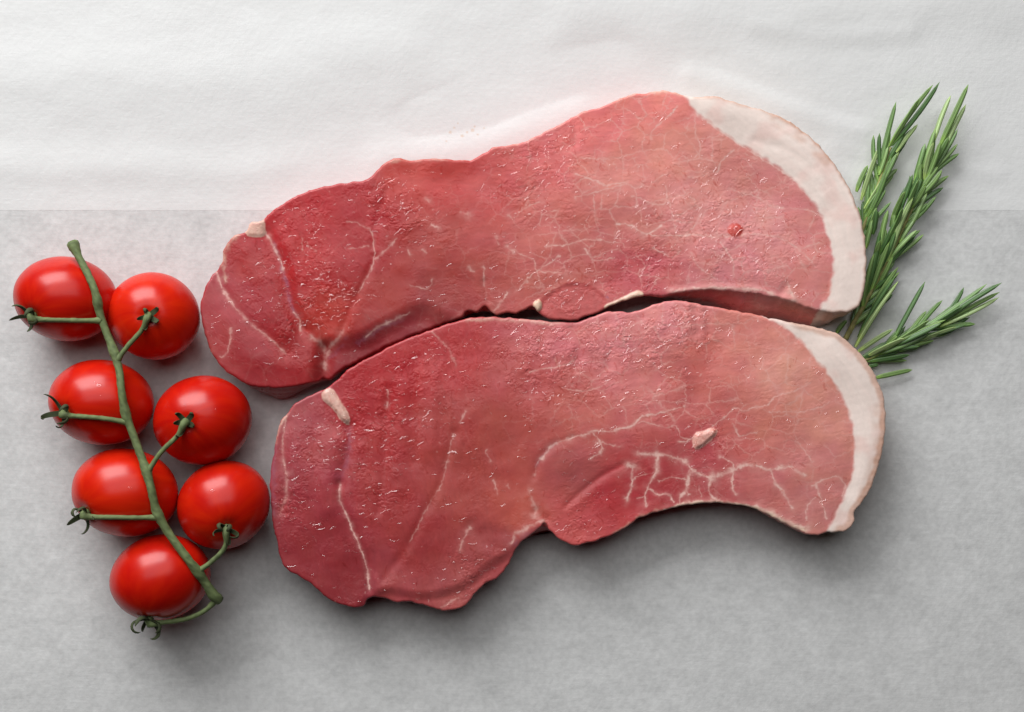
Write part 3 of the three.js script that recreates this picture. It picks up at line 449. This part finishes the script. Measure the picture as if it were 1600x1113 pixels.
// ------------------------------------------------------------------ cherry tomatoes on the vine
const truss = thing('tomato_vine', 'seven red cherry tomatoes on one green vine stem', 'tomatoes');
const tomatoes = [
  { c: [102, 467], a: 81, b: 66, psi: 0.12, stalk: [62, 497], from: 0.36 }, { c: [240, 494], a: 72, b: 68, psi: 0.3, stalk: [244, 499] }, { c: [158, 629], a: 82, b: 67, psi: 0.1, stalk: [112, 646] },
  { c: [316, 657], a: 77, b: 70, psi: -0.15, stalk: [302, 661] }, { c: [195, 770], a: 83, b: 69, psi: 0.12, stalk: [142, 800] }, { c: [349, 789], a: 74, b: 68, psi: -0.55, stalk: [364, 824] }, { c: [250, 903], a: 79, b: 67, psi: -0.25, stalk: [238, 967] },
];
const skinMats = [0, 1, 2].map((v) => {
  const n = 512, d = new Uint8Array(n * n * 4);
  for (let j = 0, k = 0; j < n; j++) for (let i = 0; i < n; i++, k += 4) {
    const a = i / n * Math.PI * 2, x = Math.cos(a) * 3 + v * 20, y = Math.sin(a) * 3 + j / n * 6, b = fbm(x, y, 3), near = 1 - j / n;   // row n is the stalk end
    let c = LIN(197 + 6 * v + 12 * b, 26 + 4 * v + 12 * b, 10);
    const ring = sstep(0.045, 0.02, near + 0.012 * noise(a * 3, 2) ) * 0.8, sp = sstep(0.56, 0.66, noise(x * 26, y * 26)) * 0.35;
    c = [lerp(c[0], lin(214), ring), lerp(c[1], lin(120), ring), lerp(c[2], lin(22), ring)]; c = [lerp(c[0], lin(222), sp), lerp(c[1], lin(90), sp), lerp(c[2], lin(40), sp)];
    d[k] = enc(c[0]); d[k + 1] = enc(c[1]); d[k + 2] = enc(c[2]); d[k + 3] = 255;
  }
  const t = bytesTexture(d, n, n, true); t.wrapS = THREE.RepeatWrapping;
  return new THREE.MeshPhysicalMaterial({ map: t, roughness: 0.27, ior: 1.42 });
});
function greenMat(r, g, b, rough = 0.6) { return new THREE.MeshStandardMaterial({ color: new THREE.Color(lin(r), lin(g), lin(b)), roughness: rough, vertexColors: true }); }
const stemMat = greenMat(104, 118, 76, 0.75), sepalMat = greenMat(62, 70, 42, 0.8);
function tube(P, radius, sides = 12, flat = 1) {           // P: Vector3 list, radius(t)
  const c = new THREE.CatmullRomCurve3(P, false, 'centripetal'), n = Math.max(8, Math.round(c.getLength() / (PX * 4))), fr = c.computeFrenetFrames(n, false), pos = [], col = [], idx = [];
  for (let i = 0; i <= n; i++) {
    const t = i / n, p = c.getPointAt(t);
    for (let j = 0; j < sides; j++) {
      const a = j / sides * Math.PI * 2, r = radius(t) * (1 + 0.22 * noise(p.x * 700 + j * 0.9, p.z * 700) + 0.12 * noise(p.x * 3000, j * 1.7));
      const v = p.clone().addScaledVector(fr.normals[i], Math.cos(a) * r).addScaledVector(fr.binormals[i], Math.sin(a) * r * flat);
      pos.push(v.x, v.y, v.z); const m = 1 + 0.5 * noise(v.x * 700, v.z * 700) + 0.5 * noise(v.x * 2600, v.z * 2600 + v.y * 2000); col.push(m, m, m * 0.95);
    }
  }
  for (let i = 0; i < n; i++) for (let j = 0; j < sides; j++) { const a = i * sides + j, b = i * sides + (j + 1) % sides; idx.push(a, b, a + sides, b, b + sides, a + sides); }
  for (const [e, s] of [[0, 1], [n, 0]]) { const p = c.getPointAt(e / n), q = pos.length / 3; pos.push(p.x, p.y, p.z); col.push(1.25, 1.2, 0.9); for (let j = 0; j < sides; j++) { const a = e * sides + j, b = e * sides + (j + 1) % sides; s ? idx.push(q, b, a) : idx.push(q, a, b); } }
  const g = new THREE.BufferGeometry(); g.setAttribute('position', new THREE.Float32BufferAttribute(pos, 3)); g.setAttribute('color', new THREE.Float32BufferAttribute(col, 3)); g.setIndex(idx); g.computeVertexNormals(); return g;
}
for (const [n, T] of tomatoes.entries()) {
  const cH = (T.a + T.b) / 2 * 0.93, hC = cH * PX, k = PX * (D - hC) / D; T.k = k; T.h = hC;
  T.pos = new THREE.Vector3((T.c[0] - CX) * k, cH * k, (T.c[1] - CY) * k);
  const cs = Math.cos(T.psi), sn = Math.sin(T.psi);
  // direction of the stalk end on the unit ball
  const dx = T.stalk[0] - T.c[0], dy = T.stalk[1] - T.c[1]; let ux = (dx * cs + dy * sn) / T.a, uz = (-dx * sn + dy * cs) / T.b; const l = Math.hypot(ux, uz); if (l > 0.97) { ux *= 0.97 / l; uz *= 0.97 / l; }
  T.axis = new THREE.Vector3(ux, Math.sqrt(Math.max(0.02, 1 - ux * ux - uz * uz)), uz).normalize();
  const toWorld = (u) => new THREE.Vector3((u.x * T.a * cs - u.z * T.b * sn) * k, u.y * cH * k, (u.x * T.a * sn + u.z * T.b * cs) * k);
  T.toWorld = toWorld; T.cs = cs; T.sn = sn; T.cH = cH;
  const q = new THREE.Quaternion().setFromUnitVectors(new THREE.Vector3(0, 1, 0), T.axis), g = new THREE.SphereGeometry(1, 96, 72), p = g.attributes.position, v = new THREE.Vector3();
  for (let i = 0; i < p.count; i++) {
    v.fromBufferAttribute(p, i); const polar = Math.acos(clamp(v.y, -1, 1));
    let r = 1 - 0.09 * Math.exp(-((polar / 0.2) ** 2)) + 0.012 * noise(v.x * 1.6 + n * 9, v.z * 1.6 + v.y) + 0.006 * Math.cos(Math.atan2(v.z, v.x) * 5 + n) * Math.sin(polar) * sstep(1.6, 0.3, polar);
    v.multiplyScalar(r).applyQuaternion(q); const w = toWorld(v); p.setXYZ(i, w.x, w.y, w.z);
  }
  g.computeVertexNormals(); T.min = 0; g.computeBoundingBox(); T.pos.y = -g.boundingBox.min.y + 0.00002;
  const m = mesh('tomato', g, skinMats[(n * 2) % 3], truss); m.position.copy(T.pos); T.mesh = m;
}
function skinHeight(px, py, clear) {                       // top of the fruit at a pixel, plus clearance
  let h = 0;
  for (const T of tomatoes) { const p = at(px, py, 0.024), x = p.x - T.pos.x, z = p.z - T.pos.z, u = (x * T.cs + z * T.sn) / (T.a * T.k), w = (-x * T.sn + z * T.cs) / (T.b * T.k), q = u * u + w * w; if (q < 1) h = Math.max(h, T.pos.y + T.cH * T.k * Math.sqrt(1 - q)); }
  return h + clear;
}
// main stem: laid over the fruit, smoothed
const stemPx = pairs([113, 380, 122, 400, 135, 425, 148, 455, 156, 490, 166, 520, 178, 550, 186, 580, 190, 615, 197, 650, 208, 680, 219, 710, 228, 735, 236, 765, 244, 797, 256, 822, 275, 850, 298, 880, 318, 907, 334, 931, 342, 938]);
const stemH = stemPx.map(([x, y]) => skinHeight(x, y, 0.0019));
for (let i = 0; i < stemH.length; i++) stemH[i] = Math.max(stemH[i], 0.0205);
for (let r = 0; r < 3; r++) for (let i = 1; i + 1 < stemH.length; i++) stemH[i] = Math.max(stemH[i], (stemH[i - 1] + stemH[i + 1]) / 2);
for (let i = stemH.length - 3; i < stemH.length; i++) stemH[i] = lerp(stemH[i], 0.016, (i - stemH.length + 4) / 3);
const stemPts = stemPx.map(([x, y], i) => at(x, y, stemH[i]));
const nodes = [0.17, 0.3, 0.46, 0.61, 0.725, 0.9];
mesh('vine_stem', tube(stemPts, (t) => PX * (5.3 + 2.6 * Math.exp(-((t / 0.025) ** 2)) * 1.6 + 1.2 * t + nodes.reduce((s, q) => s + 1.9 * Math.exp(-(((t - q) / 0.018) ** 2)), 0) + 2.2 * Math.exp(-(((t - 0.985) / 0.03) ** 2))), 16), stemMat, truss);
const joints = [[157, 503], [185, 562], [196, 662], [232, 738], [244, 812], [314, 890], [338, 938]];
const bends = [[[120, 501]], [[200, 540], [222, 515]], [[160, 654]], [[252, 706], [278, 680]], [[190, 809]], [[335, 874], [352, 853]], [[322, 953], [292, 967], [262, 972]]];
const curve3 = new THREE.CatmullRomCurve3(stemPts, false, 'centripetal').getSpacedPoints(240);
for (const [n, T] of tomatoes.entries()) {
  const base = T.toWorld(T.axis.clone().multiplyScalar(0.93)), out = T.axis.clone();          // in the tomato's own frame
  const nrm = new THREE.Vector3(out.x, out.y, out.z).normalize();
  const near = curve3.reduce((m, p) => { const w = at(joints[n][0], joints[n][1], p.y), d = w.distanceTo(p); return d < m[0] ? [d, p] : m; }, [9, null])[1];
  const local = (v) => v.clone().sub(T.pos), knuckle = base.clone().addScaledVector(nrm, PX * 10);
  const mid = bends[n].map(([x, y], i) => { const f = (i + 1) / (bends[n].length + 1), h = Math.max(skinHeight(x, y, 0.0012), lerp(near.y, T.pos.y + knuckle.y, f)); return local(at(x, y, h)); });
  if (n === 6) mid.forEach((m, i) => { m.y = lerp(near.y, T.pos.y + knuckle.y, (i + 1) / 4) - T.pos.y; });
  mesh('stalk', tube([local(near), ...mid, knuckle, base], (t) => PX * (3.7 + 2.2 * Math.exp(-((t / 0.09) ** 2)) + 2.6 * sstep(0.7, 0.93, t)), 10), stemMat, T.mesh);
  // sepals: thin curled blades round the stalk end
  const tx = new THREE.Vector3(0, 0, 1).cross(nrm).normalize(), tz = nrm.clone().cross(tx).normalize(), count = 5;
  for (let i = 0; i < count; i++) {
    const a = i / count * Math.PI * 2 + n * 1.3 + 0.5 * (rnd() - 0.5), dir = tx.clone().multiplyScalar(Math.cos(a)).addScaledVector(tz, Math.sin(a)), L = PX * (23 + 20 * rnd()) * ([1, 0.7, 1.15, 0.85, 1.05, 1, 1.2][n]), lift = -0.1 + 0.6 * rnd(), curl = 0.6 + 2.6 * rnd() * rnd(), side = dir.clone().cross(nrm), wmax = PX * (3.6 + 2 * rnd()), seg = 12, tw = (rnd() - 0.5) * 1.8;
    const pos = [], col = [], idx = []; let p = base.clone().addScaledVector(nrm, PX * 4.5).addScaledVector(dir, PX * 3), ang = lift;
    for (let s = 0; s <= seg; s++) {
      const t = s / seg, w = wmax * (0.75 + 0.5 * t) * Math.pow(1 - t, 0.55) + PX * 0.2, d = dir.clone().multiplyScalar(Math.cos(ang)).addScaledVector(nrm, Math.sin(ang)), up = dir.clone().multiplyScalar(-Math.sin(ang)).addScaledVector(nrm, Math.cos(ang));
      const sd = side.clone().multiplyScalar(Math.cos(tw * t)).addScaledVector(up, Math.sin(tw * t)), un = up.clone().multiplyScalar(Math.cos(tw * t)).addScaledVector(side, -Math.sin(tw * t));
      for (const [u, h] of [[-1, 0.35], [0, 0], [1, 0.35], [1, 0.35 - 0.3], [0, -0.3], [-1, 0.35 - 0.3]]) { const v = p.clone().addScaledVector(sd, u * w).addScaledVector(un, h * w * 1.4); pos.push(v.x, v.y, v.z); const m = 0.85 + 0.5 * rnd() * (u === 0 ? 1 : 0.6); col.push(m, m, m); }
      p.addScaledVector(d, L / seg); ang += curl * (t > 0.25 ? 1 : 0.2) * 0.22;
    }
    for (let s = 0; s < seg; s++) for (let j = 0; j < 6; j++) { const A = s * 6 + j, B = s * 6 + (j + 1) % 6; idx.push(A, A + 6, B, B, A + 6, B + 6); }
    const g = new THREE.BufferGeometry(); g.setAttribute('position', new THREE.Float32BufferAttribute(pos, 3)); g.setAttribute('color', new THREE.Float32BufferAttribute(col, 3)); g.setIndex(idx); g.computeVertexNormals();
    mesh('sepal', g, sepalMat, T.mesh);
  }
}

// beads of water clinging to the skins
{
  const water = new THREE.MeshPhysicalMaterial({ color: 0xffffff, transmission: 1, thickness: 0, roughness: 0.04, ior: 1.4 });
  for (const [n, px, py, w, h] of [[2, 157, 603, 5.5, 4], [2, 149, 598, 2.2, 1.8], [5, 333, 767, 5, 2.4], [4, 206, 762, 4, 1.8], [2, 161, 620, 1.6, 1.6], [3, 338, 640, 2, 1.8]]) {
    const T = tomatoes[n], p = at(px, py, 0.024), x = p.x - T.pos.x, z = p.z - T.pos.z, u = (x * T.cs + z * T.sn) / (T.a * T.k), v = (-x * T.sn + z * T.cs) / (T.b * T.k), y = Math.sqrt(Math.max(0.05, 1 - u * u - v * v));
    const c = T.toWorld(new THREE.Vector3(u, y, v)), nv = new THREE.Vector3(u / T.a, y / T.cH, v / T.b).normalize(), g = new THREE.SphereGeometry(1, 20, 10, 0, Math.PI * 2, 0, Math.PI / 2);
    const m = mesh('water_drop', g, water, T.mesh); m.scale.set(w * PX, 1.5 * PX * Math.min(1, h / 3), h * PX); m.position.copy(c).addScaledVector(nv, -0.1 * PX); m.quaternion.setFromUnitVectors(new THREE.Vector3(0, 1, 0), nv);
  }
}

// ------------------------------------------------------------------ rosemary
const zz = (x, y) => [1280 + x / 2.2254, 110 + y / 2.2254];
function needle(len, width, bend, curl) {                  // along +x, blade lying in xz, rolled edges and a groove along the middle
  const seg = 9, ring = [[-1, 0], [-0.8, 0.34], [-0.2, 0.44], [0, 0.28], [0.2, 0.44], [0.8, 0.34], [1, 0], [0.55, -0.42], [0, -0.3], [-0.55, -0.42]], n = ring.length, pos = [], col = [], idx = [];
  for (let s = 0; s <= seg; s++) {
    const t = s / seg, w = width / 2 * Math.min(1, 0.5 + 2.6 * t) * Math.pow(Math.max(0, 1 - Math.pow(t, 7)), 0.55) + 0.00004, x = len * t, z = bend * len * t * (1 - t) * 4 * 0.25, y = curl * len * (t * t - t * 0.6);
    for (let j = 0; j < n; j++) { pos.push(x, y + ring[j][1] * w, z + ring[j][0] * w); const m = j === 3 ? 2.4 : j === 2 || j === 4 ? 1.25 : j === 8 || j === 7 || j === 9 ? 1.5 : j === 0 || j === 6 ? 1.7 : 0.92, v = 1 + 0.18 * noise(s * 0.9 + len * 3000, j * 1.3), tip = t > 0.93 ? 1.35 : t < 0.12 ? 1.4 : 1; col.push(m * v * tip, m * v * tip, m * v * (j === 3 ? 1.1 : 1)); }
  }
  for (let s = 0; s < seg; s++) for (let j = 0; j < n; j++) { const a = s * n + j, b = s * n + (j + 1) % n; idx.push(a, a + n, b, b, a + n, b + n); }
  for (let j = 1; j + 1 < n; j++) idx.push(seg * n, seg * n + j, seg * n + j + 1);
  const g = new THREE.BufferGeometry(); g.setAttribute('position', new THREE.Float32BufferAttribute(pos, 3)); g.setAttribute('color', new THREE.Float32BufferAttribute(col, 3)); g.setIndex(idx); g.computeVertexNormals(); return g;
}
const leafMats = [greenMat(98, 128, 72, 0.34), greenMat(114, 142, 82, 0.36), greenMat(76, 106, 60, 0.32), greenMat(146, 168, 110, 0.42)];
const woodMat = greenMat(150, 146, 92, 0.7);
function sprig(label, stem, stemR, leaves, extra, h0) {
  const root = thing('rosemary_sprig', label, 'rosemary', 'rosemary sprigs beside the meat');
  const sp = stem.map(([x, y, h]) => { const [px, py] = zz(x, y); return at(px, py, (h ?? h0) * PX); });
  mesh('stem', tube(sp, (t) => PX * lerp(stemR, 1.6, t), 9), woodMat, root);
  const cv = new THREE.CatmullRomCurve3(sp, false, 'centripetal').getSpacedPoints(120);
  const put = (bx, by, tx, ty, w, hb, ht) => {
    const a = at(...zz(bx, by), hb * PX), b = at(...zz(tx, ty), ht * PX), len = a.distanceTo(b), m = mesh('leaf', needle(len, w * 0.76 * PX, (rnd() - 0.5) * 0.3, (rnd() - 0.5) * 0.12), leafMats[Math.floor(rnd() * 3.35)], root);
    m.position.copy(a); const X = b.clone().sub(a).normalize(), roll = (rnd() - 0.5) * 1.1, Z = new THREE.Vector3().crossVectors(X, new THREE.Vector3(0, 1, 0)).normalize(), Y = Z.clone().cross(X).normalize();
    const Y2 = Y.clone().multiplyScalar(Math.cos(roll)).addScaledVector(Z, Math.sin(roll)), Z2 = X.clone().cross(Y2);
    m.quaternion.setFromRotationMatrix(new THREE.Matrix4().makeBasis(X, Y2, Z2));
  };
  leaves.forEach(([bx, by, tx, ty, w, h], i) => { const p = at(...zz(bx, by), h0 * PX), q = cv.reduce((m, c) => (c.distanceTo(p) < m.distanceTo(p) ? c : m), cv[0]); const hb = q.y / PX; put(bx, by, tx, ty, w || 9, hb + 1, h ?? hb + 5 + (i * 7 % 13)); });
  for (let i = 0; i < extra; i++) {                        // leaves low on the stem, under the traced ones
    const t = 0.06 + 0.86 * i / extra, p = cv[Math.floor(t * 119)], q = cv[Math.min(120, Math.floor(t * 119) + 3)], d = q.clone().sub(p).normalize(), s = i % 2 ? 1 : -1, an = 0.14 + 0.34 * rnd(), L = PX * (40 + 34 * rnd());
    const dir = new THREE.Vector3(d.x * Math.cos(an) - s * d.z * Math.sin(an), 0, d.z * Math.cos(an) + s * d.x * Math.sin(an)), e = p.clone().addScaledVector(dir, L);
    const m = mesh('leaf', needle(L, PX * (6.5 + 2 * rnd()), (rnd() - 0.5) * 0.4, 0), leafMats[Math.floor(rnd() * 3)], root);
    e.y = Math.max(PX * 4, p.y + PX * (14 * rnd() - 6)); m.position.copy(p); const X = e.clone().sub(p).normalize(), Z = new THREE.Vector3().crossVectors(X, new THREE.Vector3(0, 1, 0)).normalize(); m.quaternion.setFromRotationMatrix(new THREE.Matrix4().makeBasis(X, Z.clone().cross(X), Z));
  }
  return root;
}
sprig('rosemary sprig with few needles close against the fat of a pork steak', [[120, 640, 12], [150, 560, 14], [190, 440, 16], [225, 340, 18], [250, 268, 20]], 3.2, [
  [250, 262, 420, 40, 10, 34], [246, 262, 396, 50, 10, 30], [268, 285, 343, 188, 9, 20], [206, 358, 268, 109, 10, 26], [158, 482, 276, 284, 11, 24], [130, 422, 170, 330, 10, 18], [146, 452, 213, 262, 10, 22], [158, 500, 231, 394, 10, 16], [162, 520, 252, 300, 10, 28], [172, 556, 200, 478, 10, 20], [208, 364, 240, 265, 9, 24], [244, 266, 350, 96, 10, 38], [152, 440, 166, 360, 9, 12], [164, 556, 188, 500, 9, 18], [248, 290, 330, 200, 9, 14], [196, 430, 270, 288, 10, 30]], 22, 16);
sprig('tallest rosemary sprig with a bare brown stem end between the two steaks', [[92, 935, 12], [118, 885, 13], [150, 828, 14], [190, 750, 16], [240, 660, 18], [275, 585, 19], [310, 510, 20], [345, 440, 21], [380, 362, 22], [415, 280, 24]], 4.4, [
  [420, 262, 520, 48, 11, 40], [398, 250, 458, 87, 10, 30], [432, 278, 511, 119, 10, 26], [392, 350, 482, 205, 10, 24], [390, 350, 452, 232, 11, 34], [348, 356, 405, 204, 11, 32], [332, 384, 368, 254, 11, 30], [366, 380, 398, 250, 10, 38], [372, 384, 424, 246, 10, 40],
  [300, 505, 378, 388, 10, 24], [308, 560, 375, 428, 10, 26], [262, 530, 326, 362, 11, 34], [248, 545, 308, 398, 11, 30], [240, 662, 340, 556, 10, 34], [236, 676, 330, 440, 11, 38], [250, 602, 350, 372, 11, 42], [286, 530, 346, 360, 10, 40], [210, 640, 272, 520, 10, 32], [186, 570, 200, 484, 11, 36], [214, 625, 240, 486, 11, 34], [160, 790, 214, 556, 11, 40], [178, 775, 245, 596, 10, 38], [150, 838, 192, 636, 10, 34], [176, 855, 276, 684, 10, 34], [158, 875, 272, 738, 10, 32], [126, 962, 274, 733, 11, 40], [136, 930, 266, 716, 10, 42], [200, 705, 266, 560, 10, 42], [228, 610, 292, 476, 11, 44], [230, 690, 338, 572, 9, 24], [254, 520, 300, 420, 10, 44], [196, 760, 262, 700, 10, 26], [280, 600, 330, 520, 9, 26], [210, 740, 256, 650, 9, 44], [162, 620, 186, 520, 10, 26], [190, 690, 214, 590, 10, 44], [320, 480, 372, 400, 9, 44], [150, 900, 236, 780, 10, 24]], 40, 16);
sprig('low leaning rosemary sprig fanning out beside the fat of the lower steak', [[110, 1020, 11], [180, 1000, 12], [300, 935, 14], [390, 893, 16], [470, 850, 18]], 3.2, [
  [176, 1002, 440, 868, 11, 34], [390, 900, 636, 738, 11, 36], [300, 934, 584, 741, 10, 28], [400, 896, 627, 770, 10, 26], [420, 890, 626, 790, 10, 20], [320, 950, 516, 881, 10, 18], [258, 938, 370, 735, 10, 26], [136, 978, 256, 900, 10, 26], [190, 990, 390, 912, 10, 22], [200, 985, 386, 864, 10, 34], [180, 1012, 316, 990, 10, 16], [194, 1070, 326, 1042, 10, 10], [150, 1005, 232, 965, 9, 22], [250, 962, 424, 880, 11, 40], [172, 1030, 206, 1024, 8, 12], [350, 945, 484, 894, 9, 18], [235, 955, 272, 925, 9, 26], [330, 920, 500, 820, 10, 38], [160, 1000, 300, 930, 10, 40], [280, 975, 400, 940, 9, 14], [60, 915, 96, 868, 10, 18]], 22, 13);

renderer.render(scene, camera);
